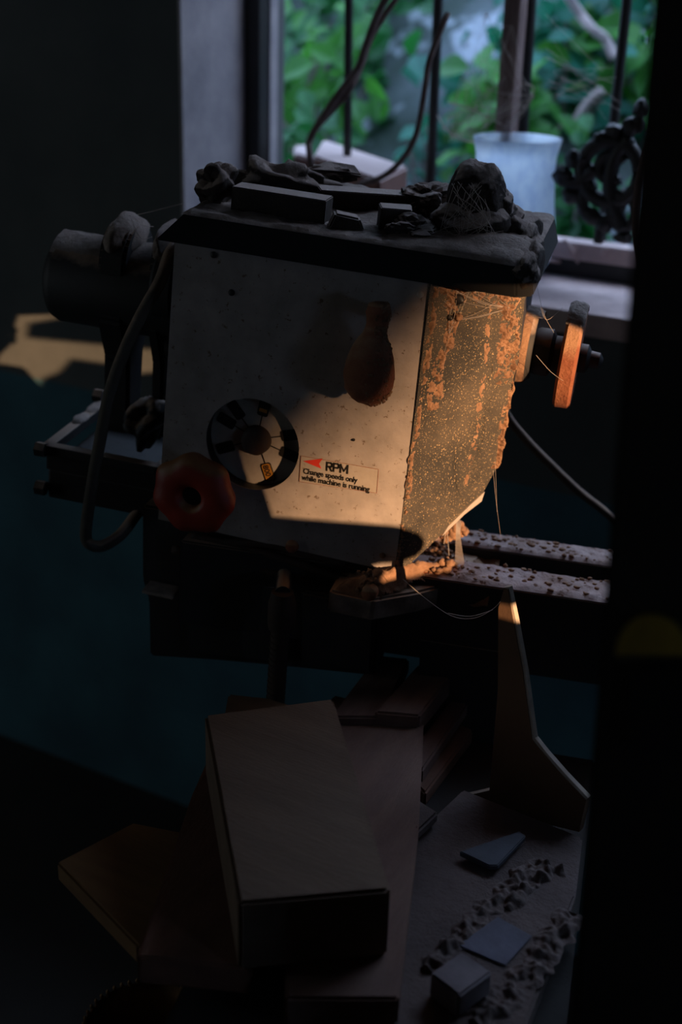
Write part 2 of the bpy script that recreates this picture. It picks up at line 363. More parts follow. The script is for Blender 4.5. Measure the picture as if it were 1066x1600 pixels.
# ------------------------------------------------------------------ on the window sill
c = atY(795,395,1.90); c.z = SILL
root = thing('lamp_shade', 'frosted white glass chimney shade standing on the sill', 'lamp shade', c)
H = atY(800,214,1.90).z - SILL
prof = [(.038,0),(.050,H*.04),(.061,H*.12),(.067,H*.24),(.0665,H*.38),(.062,H*.58),(.059,H*.75),(.060,H*.88),(.066,H)]
prof2 = [(r*1.03,h) for r,h in prof]+[(r*1.03-.003,h) for r,h in reversed(prof)]
b = B(); spin(b, prof2, (0,0,0), (0,0,1), 48); gs = obj('glass_shade', b, 'frost', root, True)
gs.data.materials.append(M['clear'])
for p in gs.data.polygons:
    r_c = math.hypot(p.center.x, p.center.y); n_ = p.normal
    if p.center.x*n_.x + p.center.y*n_.y < 0: p.material_index = 1
b = B(); spin(b, [(0,0),(.042,0),(.042,.008),(.036,.012),(0,.012)], (0,0,.0), (0,0,1), 32); obj('base_ring', b, 'sill', root, True, 40)
# wood blocks on the sill
def sillblock(quad, zt, m, lab, zb=SILL):
    b = B(); slab(b, [atZ(px,py,zt) for px,py in quad], zb, zt, .004)
    return tag(obj('wood_block', b, m), lab, 'wood block', 'wooden blocks on the window sill')
sillblock([(505,217),(638,260),(594,281),(489,243)], SILL+.145, 'brick', 'large wooden block with pale dusty top on the sill behind the headstock')
sillblock([(459,227),(487,226),(487,247),(460,240)], SILL+.13, 'brick', 'small dark wooden block beside the pale-topped block on the sill')
# bent canes
def cane(P, r, lab, Yd=1.80):
    b = B(); tube(b, smooth_path([atY(px,py,Yd+dy) for px,py,dy in P]), r, 8)
    return tag(obj('bent_cane', b, 'cane', smooth=True), lab, 'cane', 'bent canes hanging in the window')
cane([(625,-30,.0),(596,10,0),(572,70,0),(560,105,0),(520,160,-.02),(486,214,-.02),(484,240,-.03),(487,262,-.03),(488,330,-.02)], .0055, 'bent cane curving from the window top to the left block on the sill')
cane([(640,-30,.03),(605,18,.02),(580,60,.02),(566,100,.02),(548,138,.0),(520,172,-.01),(490,205,-.01)], .0045, 'thin second cane lying against the long curved cane')
cane([(700,20,.02),(672,92,0),(664,140,0),(652,205,0),(632,245,-.01),(600,275,-.02),(560,290,-.03),(530,315,-.02)], .0048, 'bent cane curving down across the second window bar behind the lid rubble')
# debris on the sill
rng = random.Random(3)
b = B()
for q in range(26):
    p = atZ(rng.uniform(800,1010), rng.uniform(402,424), SILL+.002)
    lump(b, p+V((0,0,.004)), (rng.uniform(.008,.028), rng.uniform(.008,.02), rng.uniform(.003,.009)), q, .3, sub=2, rot=rng.uniform(0,3))
o = tag(obj('plaster_debris', b, 'sill'), 'dusty crumbs and plaster debris strewn along the window sill', 'debris'); o['kind'] = 'stuff'
for k, (A, Bp, lab) in enumerate((((882,375),(912,425),'thin pale stick leaning on the rail right of the frosted shade'), ((948,388),(925,418),'short pale stick leaning on the rail below the scrollwork casting'), ((850,405),(905,418),'dusty stick lying on the sill at the foot of the frosted shade'))):
    b = B(); p0 = atY(*A,1.93); p1 = atZ(*Bp,SILL+.006); tube(b, [p0,p0.lerp(p1,.5)+V((0,0,.002)),p1], .0035, 7)
    tag(obj('stick', b, 'sill', smooth=True), lab, 'stick', 'sticks on the window sill')
# ornate iron scrollwork
root = thing('scrollwork_casting', 'black ornate cast-iron scrollwork piece standing at the right of the window', 'iron ornament', atY(935,378,1.90))
def sc(px,py,dy=0): return atY(px,py,1.90+dy) - root.location
b = B()
def ringp(cx,cy,rx,ry,a0=0,a1=360,n=22): return [sc(cx+rx*math.cos(math.radians(a0+(a1-a0)*i/n)), cy+ry*math.sin(math.radians(a0+(a1-a0)*i/n))) for i in range(n+1)]
tube(b, ringp(955,268,46,48), .0115, 10)
tube(b, ringp(958,262,22,20,60,330), .009, 8)
tube(b, ringp(940,315,30,30,-30,250), .010, 8)
tube(b, ringp(975,330,20,26), .009, 8)
tube(b, smooth_path([sc(930,262),sc(905,285),sc(885,282)]), [.012]*13, 8)
tube(b, smooth_path([sc(940,340),sc(937,360),sc(935,380)]), .008, 8)
tube(b, smooth_path([sc(985,215),sc(960,250),sc(955,300),sc(975,360)]), .012, 8)
obj('scroll', b, 'darkclean', root, True)
for (px,py,r1,r2) in ((880,276,.017,.015),(897,250,.014,.014),(893,305,.016,.013),(912,247,.011,.010),(940,218,.012,.012),(960,205,.013,.012),(985,198,.012,.014),(998,195,.011,.012),(925,338,.014,.014),(945,350,.012,.014),(1003,170,.012,.014),(975,372,.014,.010)):
    b = B(); lump(b, sc(px,py,-.002), (r1,.010,r2), px, .25, sub=3); obj('leaf_lobe', b, 'darkclean', root, True)
# big round hoop behind the cabinet
b = B(); cc = atY(1075,300,1.62)
tube(b, [cc+V((math.cos(t)*.062, .015*math.sin(t), math.sin(t)*.125)) for t in [2*PI*i/40 for i in range(41)]], .006, 8)
tube(b, [cc+V((0,0,-.12)), V((cc.x+.01,cc.y+.14,SILL+.004))], .005, 6)
tag(obj('iron_hoop', b, 'cane', smooth=True), 'dark oval iron hoop half hidden behind the machine column by the window', 'hoop')

# ------------------------------------------------------------------ the wood lathe
lathe = bpy.data.objects.new('wood_lathe', None); C.objects.link(lathe); lathe.matrix_world = LM; lathe.empty_display_size = .05
tag(lathe, 'dusty wood lathe with grey front plate, speed dial, red knob and iron bed', 'wood lathe')
T = lathe
# housing behind the plate
b = B()
foot = [(-.147,.03),(.118,.03),(.196,.090),(.010,.24),(-.147,.24)]
prism(b, [V((x,y,-.085)) for x,y in foot], (0,0,.065))
foot = [(-.147,.03),(.118,.03),(.132,.045),(.02,.20),(-.147,.20)]
prism(b, [V((x,y,-.165)) for x,y in foot], (0,0,.08))
foot = [(-.147,.03),(.118,.03),(.197,.090),(.197,.24),(-.147,.24)]
prism(b, [V((x,y,-.020)) for x,y in foot], (0,0,.160))
obj('housing', b, 'cast', T)
# front plate with round dial opening
dc = ly(394,695,0); DR = .0525
cir = [V((dc.x+DR*math.cos(2*PI*i/64),0,dc.z+DR*math.sin(2*PI*i/64))) for i in range(64)]
pl = [ly(276,383,0), ly(681,425,0), ly(615,893,0), ly(365,830,0), ly(256,812,0)]
pl = [V((-.147,0,.145)), V((.1245,0,.149)), V((.1225,0,-.181)), V((-.152,0,-.175))]
b = B(); prism(b, pl, (0,.002,0), holes=[cir])
prism(b, [V((-.147,.002,.14)),V((-.145,.002,.14)),V((-.150,.002,-.175)),V((-.152,.002,-.175))], (0,.03,0))
prism(b, [V((.1225,.002,.14)),V((.1245,.002,.14)),V((.1225,.002,-.175)),V((.1205,.002,-.175))], (0,.012,0))
fp = obj('front_plate', b, 'plate', T)
for (px,py,mt) in ((657,460,'disc'),(334,398,'black'),(598,868,'orange'),(362,457,'black'),(553,687,'black')):
    c = ly(px,py,0); b = B(); r = .0035 if mt != 'black' or py < 500 else .0016
    spin(b, [(0,-.0022),(r*.7,-.002),(r,-.0008),(r,.001),(0,.001)], c, (0,1,0), 16)
    obj('screw', b, 'black' if mt == 'black' else ('sawdust' if mt == 'orange' else 'disc'), fp, True, 50)
# recessed speed dial
b = B(); spin(b, [(0,.018),(DR,.018),(DR+.004,.018),(DR+.004,.02),(0,.02)], (dc.x,0,dc.z), (0,1,0), 64)
dial = obj('speed_dial', b, 'disc', T)
b = B(); spin(b, [(DR+.0005,.002),(DR+.0005,.019),(DR+.003,.019),(DR+.003,.002)], (dc.x,0,dc.z), (0,1,0), 64); obj('recess_rim', b, 'black', dial, True, 40)
b = B(); spin(b, [(0,.004),(.009,.004),(.0125,.006),(.0155,.009),(.0165,.018),(0,.018)], (dc.x,0,dc.z), (0,1,0), 32); obj('hub', b, 'rust', dial, True, 40)
for (px,py,kind) in ((347,653,0),(368,639,0),(412,639,2),(452,680,0),(456,712,0),(423,750,1),(336,703,0)):
    c = ly(px,py,.0175); v = V((c.x-dc.x,0,c.z-dc.z)); R_ = v.length; v.normalize(); s = V((v.z,0,-v.x)); cen = V((dc.x,.0176,dc.z))
    R_ = .039
    def rr(hl, hw, yy):
        pts = []
        for (sx, sy, a0) in ((1,1,0),(-1,1,90),(-1,-1,180),(1,-1,270)):
            for q in range(5):
                a = math.radians(a0+q*22.5); r = hw*.45
                pts.append(cen + v*(R_+sx*(hl-r)+r*math.cos(a)) + s*(sy*(hw-r)+r*math.sin(a)) + V((0,yy,0)))
        return pts
    b = B(); prism(b, rr(.0108,.0062,0), (0,-.0004,0)); tg = obj('speed_tag', b, 'black' if kind != 2 else 'black', dial)
    if kind == 1:
        tg['label'] = 'orange speed tag reading 800'
        b = B(); prism(b, rr(.0096,.005,-.0004), (0,-.0003,0)); obj('tag_face', b, 'orange', tg)
        me = text_mesh('800', .0088, .0001); tt = bpy.data.objects.new('lettering', me); C.objects.link(tt); me.materials.append(M['black'])
        tt.parent = tg
        # text runs outward along the spoke
        xa, ya = v, V((0,-1,0)).cross(v); za = V((0,-1,0))
        o_ = cen + v*(R_-.0085) - ya*.0031 + V((0,-.0009,0))
        tt.matrix_local = Matrix(((xa.x,ya.x,za.x,o_.x),(xa.y,ya.y,za.y,o_.y),(xa.z,ya.z,za.z,o_.z),(0,0,0,1)))
    elif kind == 2:
        b = B(); c0 = cen + v*(R_-.0062); prism(b, [c0-s*.0044-V((0,.0005,0)), c0+s*.0044-V((0,.0005,0)), c0+s*.0044+v*.004-V((0,.0005,0)), c0-s*.0044+v*.004-V((0,.0005,0))], (0,-.0003,0)); obj('tag_face', b, 'orange', tg)
    b = B(); prism(b, [cen+v*.015-s*.0006, cen+v*.015+s*.0006, cen+v*.029+s*.0006, cen+v*.029-s*.0006], (0,-.0003,0)); obj('pointer_line', b, 'black', dial)
# instruction label
def onp(px,py,y=-.0002): p = ly(px,py,0); return V((p.x,y,p.z))
b = B(); prism(b, [onp(471,712),onp(592,733),onp(589,770),onp(468,752)], (0,-.0005,0)); lab = obj('instruction_label', b, 'label', T)
lab['label'] = 'pale label reading RPM, change speeds only while machine is running'
b = B()
for A, Q in (((471,712),(592,733)),((592,733),(589,770)),((589,770),(468,752)),((468,752),(471,712))):
    tube(b, [onp(*A,-.0008),onp(*Q,-.0008)], .00028, 4)
obj('label_border', b, 'lever', lab)
b = B(); prism(b, [onp(474,720,-.0008),onp(505,716,-.0008),onp(499,724,-.0008),onp(503,732,-.0008)], (0,-.0003,0)); obj('red_arrow', b, 'redpaint', lab)
def put_text(txt, A, Q, hgt, bold):
    p, q = onp(*A,-.001), onp(*Q,-.001); me = text_mesh(txt, hgt, bold)
    wdt = max(v.co.x for v in me.vertices); k = (q-p).length/wdt
    xa = (q-p).normalized(); za = V((0,-1,0)); ya = za.cross(xa)
    o = bpy.data.objects.new('lettering', me); C.objects.link(o); me.materials.append(M['black']); o.parent = lab
    o.matrix_local = Matrix(((xa.x*k,ya.x,za.x,p.x),(xa.y*k,ya.y,za.y,p.y),(xa.z*k,ya.z,za.z,p.z),(0,0,0,1)))
def stroke_letters():
    p, q = onp(511,734,-.001), onp(544,739,-.001); xa = (q-p).normalized(); ya = V((0,-1,0)).cross(xa); L_ = (q-p).length; H_ = .0088; w_ = .0019
    cw = L_/3; b = B()
    def seg(P_, wd=w_, closed=False):
        for A_, Q_ in zip(P_, P_[1:]):
            A_ = p+xa*A_[0]+ya*A_[1]; Q_ = p+xa*Q_[0]+ya*Q_[1]; d_ = (Q_-A_).normalized(); n_ = d_.cross(V((0,1,0)))*wd/2; e_ = d_*wd*.45
            prism(b, [A_-n_-e_, Q_-n_+e_, Q_+n_+e_, A_+n_-e_], (0,-.0003,0))
    a_ = cw*.68
    for o_, leg in ((0,True),(cw*.98,False)):
        seg([(o_,0),(o_,H_),(o_+a_*.8,H_),(o_+a_,H_*.9),(o_+a_,H_*.6),(o_+a_*.8,H_*.48),(o_,H_*.48)])
        if leg: seg([(o_+a_*.5,H_*.48),(o_+a_,0)])
    o_ = cw*1.95; m_ = cw*.98
    seg([(o_,0),(o_,H_)]); seg([(o_,H_),(o_+m_*.5,H_*.2),(o_+m_,H_)], w_*.75); seg([(o_+m_,H_),(o_+m_,0)])
    return b
obj('lettering', stroke_letters(), 'black', lab)
put_text('Change speeds only', (474,739), (559,754), .0088, .00014)
put_text('while machine is running', (472,749), (578,768), .0088, .00014)
# angled side panel
nn = V((.707,-.707,0)); 
def onq(px,py):
    p = LI @ hit(px,py, LM @ V((.1245,0,0)), (LM.to_3x3() @ nn)); return p
out = [onq(678,405)]+[onq(*q) for q in ((838,425),(820,470),(811,560),(800,600),(789,655),(779,690),(774,735),(755,770),(732,792),(700,826),(655,868),(640,882),(619,890))]
# dense panel: fill then cut into a grid, push out the crusted dust along its edges
t = bmesh.new(); vs = [t.verts.new(p) for p in out]; f = t.faces.new(vs)
u1 = V((.707,.707,0))
pan = B(); prism(pan, out, V((-.707,.707,0))*.003)
side = obj('side_panel', pan, 'panel', T); t.free()
# returns behind the panel
b = B(); prism(b, [onq(838,425),onq(820,470),onq(811,560),onq(800,610),onq(800,610)+V((-.002,.12,.01)),onq(838,425)+V((-.01,.14,0))], (-.003,.001,0)); obj('end_cover', b, 'cast', T)
def crust(name, P, r, n, m, par, seed=1, jit=.004, off=V((0,-.001,0)), sz=(.6,1.6)):
    rng = random.Random(seed); b = B(); P = smooth_path(P, 8)
    for q in range(n):
        p = P[int(rng.random()*(len(P)-1))]; s = r*rng.uniform(*sz)
        lump(b, p+off+V((rng.gauss(0,jit),rng.gauss(0,jit*.3),rng.gauss(0,jit))), (s,s*.6,s*1.1), q, .5, sub=2, fine=.3)
    return obj(name, b, m, par, True)
q3 = lambda L: [onq(*p) for p in L]
def band(name, P, w, h, m, par, nrm, seed=1, dens=9, na=13, fq=1):
    P = smooth_path(P, dens); nrm = V(nrm).normalized(); b = B(); rows = []
    for i, p in enumerate(P):
        d = (P[min(i+1,len(P)-1)]-P[max(i-1,0)]).normalized(); s = d.cross(nrm).normalized()
        ww = w*(1+.7*noise.noise(p*90+V((seed,0,0)))); sh = s*w*.6*noise.noise(p*60+V((0,seed,0))); row = []
        for k in range(na):
            t_ = -1+2*k/(na-1); q = p+sh+s*ww*t_
            hh = h*(1-t_*t_)*((.35 if fq == 1 else .75)+1.7*noise.noise(q*150*fq)+1.2*noise.noise(q*420*fq)) - .0004
            if i in (0,len(P)-1): hh = -.0005
            row.append(b.verts.new(q+nrm*hh))
        rows.append(row)
    for A, Q in zip(rows, rows[1:]):
        for k in range(na-1): b.faces.new((A[k],A[k+1],Q[k+1],Q[k]))
    return obj(name, b, m, par, True)
nn = V((.707,-.707,0))
band('dust_crust', q3([(684,437),(680,480),(672,530),(664,590),(655,650),(646,700),(641,740),(636,780)]), .0036, .0030, 'sawdust', T, nn, 2, 30)
band('dust_crust', q3([(692,470),(704,458),(722,450),(745,444),(772,446),(786,458),(792,490),(794,520),(788,555),(780,600)]), .0125, .0042, 'sawdust', T, nn, 5, 30, 41)
band('dust_crust', q3([(698,455),(703,480),(708,505),(700,530),(690,555),(683,590),(676,640)]), .0085, .0032, 'sawdust', T, nn, 8, 30, 27)
band('dust_crust', q3([(808,520),(804,560),(800,600),(793,635),(787,665),(781,700),(774,732)]), .0050, .0045, 'sawdust', T, nn, 11, 34, 17)
band('dust_crust', q3([(776,560),(768,610),(760,650),(752,700),(742,735)]), .0100, .0018, 'panel', T, nn, 17, 26, 25)
band('dust_crust', q3([(770,470),(762,540),(752,620),(744,690),(726,760)]), .0050, .0011, 'sawdust', T, nn, 23, 30, 21)
crust('dust_crust', q3([(640,740),(634,800),(626,850),(621,885)]), .0012, 60, 'sawdust', T, 2, .0008)
# silk drape over the panel's lower corner
b = B(); prism(b, q3([(757,768),(752,783),(726,803),(690,838),(700,822),(735,788)]), V((.0006,-.0006,0))); wd = obj('silk_sheet', b, 'web', T)
def strands(n, ends, r, seed, sag=.004):
    rng = random.Random(seed); b = B()
    for q in range(n):
        a, c = rng.choice(ends), rng.choice(ends)
        if (a-c).length < .004: continue
        m_ = a.lerp(c,.5)+V((rng.gauss(0,.002),-.002,-sag*rng.random()))
        tube(b, smooth_path([a,m_,c],4), r, 3, False)
    return b
rng = random.Random(5)
E1 = [onq(px,py)+V((.0015,-.0015,0)) for px,py in ((692,470),(700,500),(712,455),(735,445),(760,440),(785,455),(795,480),(720,470),(745,460),(700,520),(690,560),(705,450),(775,470))]
b = strands(28, E1, .0002, 8); obj('cobweb', b, 'web', T)
for (px,py,sx,sz) in ((711,467,.009,.0055),(702,496,.0035,.003)):
    c = onq(px,py); b = B(); lump(b, c+V((.0005,-.0005,0)), (sx,.003,sz), 3, .15, sub=3); obj('dark_hole', b, 'black', T, True)
c = onq(712,494); b = B(); lump(b, c+V((.003,-.003,0)), (.005,.004,.004), 5, .4, sub=3); obj('dust_clump', b, 'sawdust', T, True)
# pear-shaped red lever with dust
yl = -.040
pts = [ly(px,py,yl) for px,py in ((592,474),(592,490),(589,508),(586,522),(583,540),(580,560),(577,585),(576,605),(576,622),(576,632))]
rad = [.0105,.0125,.0105,.0125,.019,.0235,.0262,.0245,.017,.003]
b = B()
tt_ = smooth_path(pts,3); rr_ = []
for i in range(len(tt_)):
    u = i/3; k = min(int(u),len(rad)-2); rr_.append(rad[k]*(1-(u-k))+rad[k+1]*(u-k))
tube(b, tt_, rr_, 28)
for v in b.verts:
    v.co += V((noise.noise(v.co*120),noise.noise(v.co*120+V((9,0,0))),noise.noise(v.co*120+V((0,9,0)))))*.0012
    v.co.y = yl + (v.co.y-yl)*.75
lev = obj('tension_lever', b, 'lever', T, True)
b = B(); tube(b, [ly(592,486,yl), ly(600,490,0)], .007, 14); obj('lever_pin', b, 'dark', lev, True, 40)
rng = random.Random(31)
b = B()
for q in range(160):
    a = rng.uniform(-.9,1.6); k = rng.randrange(len(tt_)); 
    lump(b, tt_[k]+V((math.cos(a)*rr_[k]*.98, -abs(math.sin(a))*rr_[k]*.72, 0)), (.0016,.0012,.0018), q, .5, sub=1)
obj('dust_crust', b, 'sawdust', lev, True)
# seven-lobed red knob
kc = ly(297,778,-.055)
b = B(); prof = [(0,.012),(.011,.012),(.0125,0),(.018,-.003),(.030,-.002),(.040,.003),(.044,.010),(.041,.022),(.030,.028),(0,.028)]
spin(b, prof, kc, (0,1,0), 84)
for v in b.verts:
    d = V((v.co.x-kc.x,0,v.co.z-kc.z)); r = d.length
    if r > .02:
        a = math.atan2(d.z,d.x); k = 1.03+.045*math.cos(7*a+.6)*min(1,(r-.02)/.02); v.co.x = kc.x+d.x*k; v.co.z = kc.z+d.z*k
kn = obj('star_knob', b, 'red', T, True); kn['label'] = 'red seven-lobed plastic knob'
b = B(); tube(b, [kc+V((0,.02,0)), kc+V((0,.075,0))], .012, 16); obj('knob_shaft', b, 'dark', kn, True, 40)
b = B(); spin(b, [(0,.006),(.0105,.006),(.0105,.014),(0,.014)], kc, (0,1,0), 24); obj('knob_bore', b, 'black', kn, True, 40)
# lid on top, hipped edges
z0, z1 = .146, .176
b = B()
bot = [V((-.160,-.022,z0)),V((.208,-.022,z0)),V((.223,-.006,z0)),V((.224,.255,z0)),V((-.160,.255,z0))]
top = [V((-.133,-.014,z1)),V((.202,-.014,z1)),V((.215,-.001,z1)),V((.215,.245,z1)),V((-.133,.245,z1))]
vb = [b.verts.new(p) for p in bot]; vt = [b.verts.new(p) for p in top]; b.faces.new(list(reversed(vb))); b.faces.new(vt)
for i in range(5): b.faces.new((vb[i],vb[(i+1)%5],vt[(i+1)%5],vt[i]))
bmesh.ops.bevel(b, geom=list(b.edges), offset=.002, segments=2, affect='EDGES')
M['lid'] = mat('black_lid', (.012,.012,.012), .95, col2=(.008,.008,.008))
lid = obj('lid', b, 'lid', T)
# dust layer on the lid: a height field
b = B(); nx, ny = 110, 60; rows = []
for j in range(ny):
    row = []
    for i in range(nx):
        x = -.1355+i/(nx-1)*.352; y = -.0165+j/(ny-1)*.262
        xr = .203+(y+.014)*.95 if y < -.001 else .2155
        x = min(x, xr)
        e = min(x+.1355, y+.0165, xr-x)
        h = .0035*min(1,max(0,e/.004)) + (.0035*noise.noise(V((x*40,y*40,1))) + .0018*noise.noise(V((x*140,y*140,4))))*min(1,max(0,e/.01))
        hm = math.exp(-(((x-.165)/.06)**2+((y-.05)/.055)**2))*.012
        row.append(b.verts.new((x,y,z1-.001+max(0,h)+hm*min(1,max(0,e/.012)))))
    rows.append(row)
for j in range(ny-1):
    for i in range(nx-1): b.faces.new((rows[j][i],rows[j][i+1],rows[j+1][i+1],rows[j+1][i]))
obj('dust_layer', b, 'greydust', lid, True)
# spindle side: collar, nut, faceplate, drawbar nub
ax = (1,0,0); sy = .14
sc0 = ly(825,540,sy); zc = sc0.z
def sp(px,py=None): return ly(px, py or 545, sy)
b = B(); c = V((.185,sy,zc)); x1 = ly(836,540,sy).x
spin(b, [(0,0),(.038,0),(.040,.006),(.040,x1-.185-.006),(.035,x1-.185),(0,x1-.185)], c, ax, 36); col = obj('spindle_collar', b, 'cast', T, True, 40)
b = B(); spin(b, [(.0402,0),(.0415,.004),(.0412,x1-.185-.008),(.0398,x1-.185-.005)], c, ax, 36)
for v in b.verts: v.co += V((0,noise.noise(v.co*150),noise.noise(v.co*150+V((5,0,0)))))*.0014
obj('dust_crust', b, 'sawdust', col, True)
x2 = ly(878,555,sy).x
b = B(); spin(b, [(0,0),(.024,0),(.026,.004),(.026,.018),(.020,.022),(.020,x2-x1),(0,x2-x1)], V((x1,sy,zc-.004)), ax, 24); obj('spindle_nut', b, 'cast', T, True, 40)
x3 = x2+.019
b = B(); spin(b, [(0,0),(.054,0),(.057,.003),(.057,.016),(.054,.019),(0,.019)], V((x2,sy,zc-.004)), ax, 48)
fpn = obj('faceplate', b, 'lever', T, True, 40)
b = B(); spin(b, [(0,0),(.016,0),(.016,.008),(.010,.012),(.009,.022),(.003,.026),(0,.026)], V((x3,sy,zc-.004)), ax, 18); obj('centre_point', b, 'dark', fpn, True, 40)
def arc_cap(xc, w_, rad_, zc_, a0, a1, seed):
    b = B(); rows = []
    for i in range(29):
        a = math.radians(a0+(a1-a0)*i/28); row = []; e1 = min(1, i/5, (28-i)/5)
        for k in range(13):
            t_ = -1+2*k/12; rr0 = rad_ + (.0035*(1-t_**4)+.0016*noise.noise(V((a*6,t_*2,seed)))+.0010*noise.noise(V((a*22,t_*7,seed))))*e1 - .0006
            row.append(b.verts.new((xc+t_*w_*1.06, sy+math.cos(a)*rr0, zc_+math.sin(a)*rr0)))
        rows.append(row)
    for A, Q in zip(rows, rows[1:]):
        for k in range(12): b.faces.new((A[k],A[k+1],Q[k+1],Q[k]))
    return b
obj('dust_cap', arc_cap((.185+x1)/2+.004, (x1-.185)/2, .040, zc, 45, 112, 3), 'greydust', col, True)
b = arc_cap((x2+x3)/2, .0095, .057, zc-.004, 50, 128, 7)
obj('dust_cap', b, 'greydust', fpn, True)
# outboard motor on the left with two brackets
my, mz = .12, .050
b = B(); spin(b, [(0,-.333),(.040,-.333),(.048,-.328),(.0515,-.320),(.0515,-.150),(0,-.150)], (0,my,mz), ax, 40); mo = obj('motor', b, 'dark', T, True, 40)
def bracket(x0, x1, top, wy, zb, nm, m='dark'):
    b = B(); P = []
    for i in range(17):
        a = PI*i/16; P.append(V((x0, my+wy*math.cos(a), top-wy+wy*math.sin(a))))
    P += [V((x0,my-wy,.02)),V((x0,my-wy*.5,-.03)),V((x0,my-wy*.4,zb)),V((x0,my+wy*.4,zb)),V((x0,my+wy*.5,-.03)),V((x0,my+wy,.02))]
    prism(b, P, (x1-x0,0,0), bevel=.004); return obj(nm, b, m, T)
bracket(-.264,-.232,.128,.046,-.125,'bearing_bracket')
bracket(-.205,-.190,.126,.042,-.125,'bearing_bracket')
b = B(); spin(b, [(.052,-.2),(.056,-.196),(.056,-.176),(.052,-.172)], (0,my,mz+.012), ax, 32); obj('pulley_rim', b, 'dark', T, True, 40)
for px,py,dx in ((192,352,.012),(256,362,.008)):
    c = ly(px,py,my); b = B(); lump(b, V((-.248 if dx>.01 else -.1975, my, .110)), (.019 if dx>.01 else .0095,.044,.024), px, .12, sub=4, fine=.05); obj('dust_cap', b, 'greydust', T, True)
b = B()
rows = []
for i in range(24):
    x = -.326+i*.0055; row = []
    for k in range(13):
        a = math.radians(90+(k-6)*7.5); e = 1-abs(k-6)/6
        rr0 = .0512+.0028*e+.0012*noise.noise(V((x*120,k*.7,3)))*e*2
        row.append(b.verts.new((x, my-math.cos(a)*rr0, mz+math.sin(a)*rr0)))
    rows.append(row)
for A, Q in zip(rows, rows[1:]):
    for k in range(12): b.faces.new((A[k],A[k+1],Q[k+1],Q[k]))
obj('dust_cap', b, 'greydust', mo, True)
# box frame under the motor
def bar(b, A, Q, r): tube(b, [A,Q], r, 4)
b = B()
xa, xb, ya, yb, zt, zb_ = -.313, -.16, .035, .215, -.128, -.195
box(b,(xa,ya,zt-.012),(xb,ya+.014,zt),.002); box(b,(xa,yb-.014,zt-.012),(xb,yb,zt),.002)
box(b,(xa,ya,zt-.012),(xa+.014,yb,zt),.002); box(b,(xb-.014,ya,zt-.012),(xb,yb,zt),.002)
mf = obj('motor_frame', b, 'dark', T)
b = B(); box(b,(xa+.008,ya+.003,zb_),(xb,yb-.004,zt-.030),.003); box(b,(xa+.006,ya+.004,zt-.031),(xb,ya+.010,zt-.011)); obj('switch_box', b, 'darkclean', mf)
for (x,y,z) in ((xa-.001,ya,zt-.006),(xa-.001,ya,zb_+.012),(xa-.004,yb-.01,zt+.004)):
    b = B(); spin(b, [(0,-.004),(.009,-.004),(.009,.008),(0,.008)], (x,y,z), (1,0,0), 6); obj('frame_bolt', b, 'dark', mf)
b = B()
for (px,py) in ((130,612),(120,630),(110,650),(140,596),(118,608)):
    p = lz(px,py,zt+.001); lump(b, V((xa+.007,p.y,zt+.001)), (.008,.020,.003), px, .15, sub=3)
obj('dust_cap', b, 'greydust', mf, True)
b = B(); lump(b, V((-.205,.10,-.098)), (.022,.04,.028), 4, .3, sub=4, fine=.12); obj('belt_tensioner', b, 'dark', T, True)
b = B(); tube(b, [ly(262,545,.06), ly(285,545,.06)], .011, 10); obj('switch_button', b, 'black', T, True, 40)
# cable at the left
P = [(292,372,.10),(268,392,.05),(250,440,.03),(222,490,.02),(196,545,.01),(172,612,.0),(156,690,-.005),(142,770,-.005),(134,832,0),(140,850,.0),(160,853,.01),(188,836,.02),(212,805,.04),(228,785,.05)]
b = B(); tube(b, smooth_path([ly(*p) for p in P],5), .0068, 10); obj('cable', b, 'cable', T, True)
# right cable
P = [(786,640,.24),(790,645,.30),(800,660,.31),(830,695,.31),(865,730,.31),(905,768,.31),(952,805,.31),(1000,850,.31),(1015,900,.31)]
b = B(); tube(b, smooth_path([ly(*p) for p in P],5), .0052, 10); obj('cable', b, 'cable', T, True)
# base casting and the creased skirt
b = B(); f0 = .012
P = [ly(px,py,f0) for px,py in ((222,790),(222,905),(232,940),(234,1026),(330,1032),(440,1042),(586,1057),(592,945),(600,900),(560,840),(420,820),(300,800))]
prism(b, P, (0,.20,0), bevel=.003); base = obj('base_casting', b, 'cast', T)
b = B(); P = [ly(px,py,f0-.012) for px,py in ((292,905),(290,1020),(430,1038),(432,915))]; prism(b, P, (0,.012,0), bevel=.003)
P = [ly(px,py,f0-.012) for px,py in ((470,925),(470,1038),(580,1052),(585,945))]; prism(b, P, (0,.012,0), bevel=.003); obj('base_panel', b, 'cast', base)
b = B(); box(b,(-.163,-.014,-.266),(-.125,f0+.01,-.262),.001); obj('base_step', b, 'greydust', base)
b = B()
for k, L in enumerate(([(300,838),(360,850),(430,868),(500,892),(560,912)], [(270,858),(340,872),(420,892),(490,912)], [(330,848),(420,850),(470,862),(540,880)])):
    tube(b, smooth_path([ly(px,py,f0-.008) for px,py in L],5), .005, 8)
obj('skirt_fold', b, 'rust', base, True)
b = B(); spin(b, [(0,-.006),(.007,-.004),(.008,.004),(0,.006)], ly(457,853,f0-.012), (0,1,0), 14); obj('screw', b, 'lever', base, True)
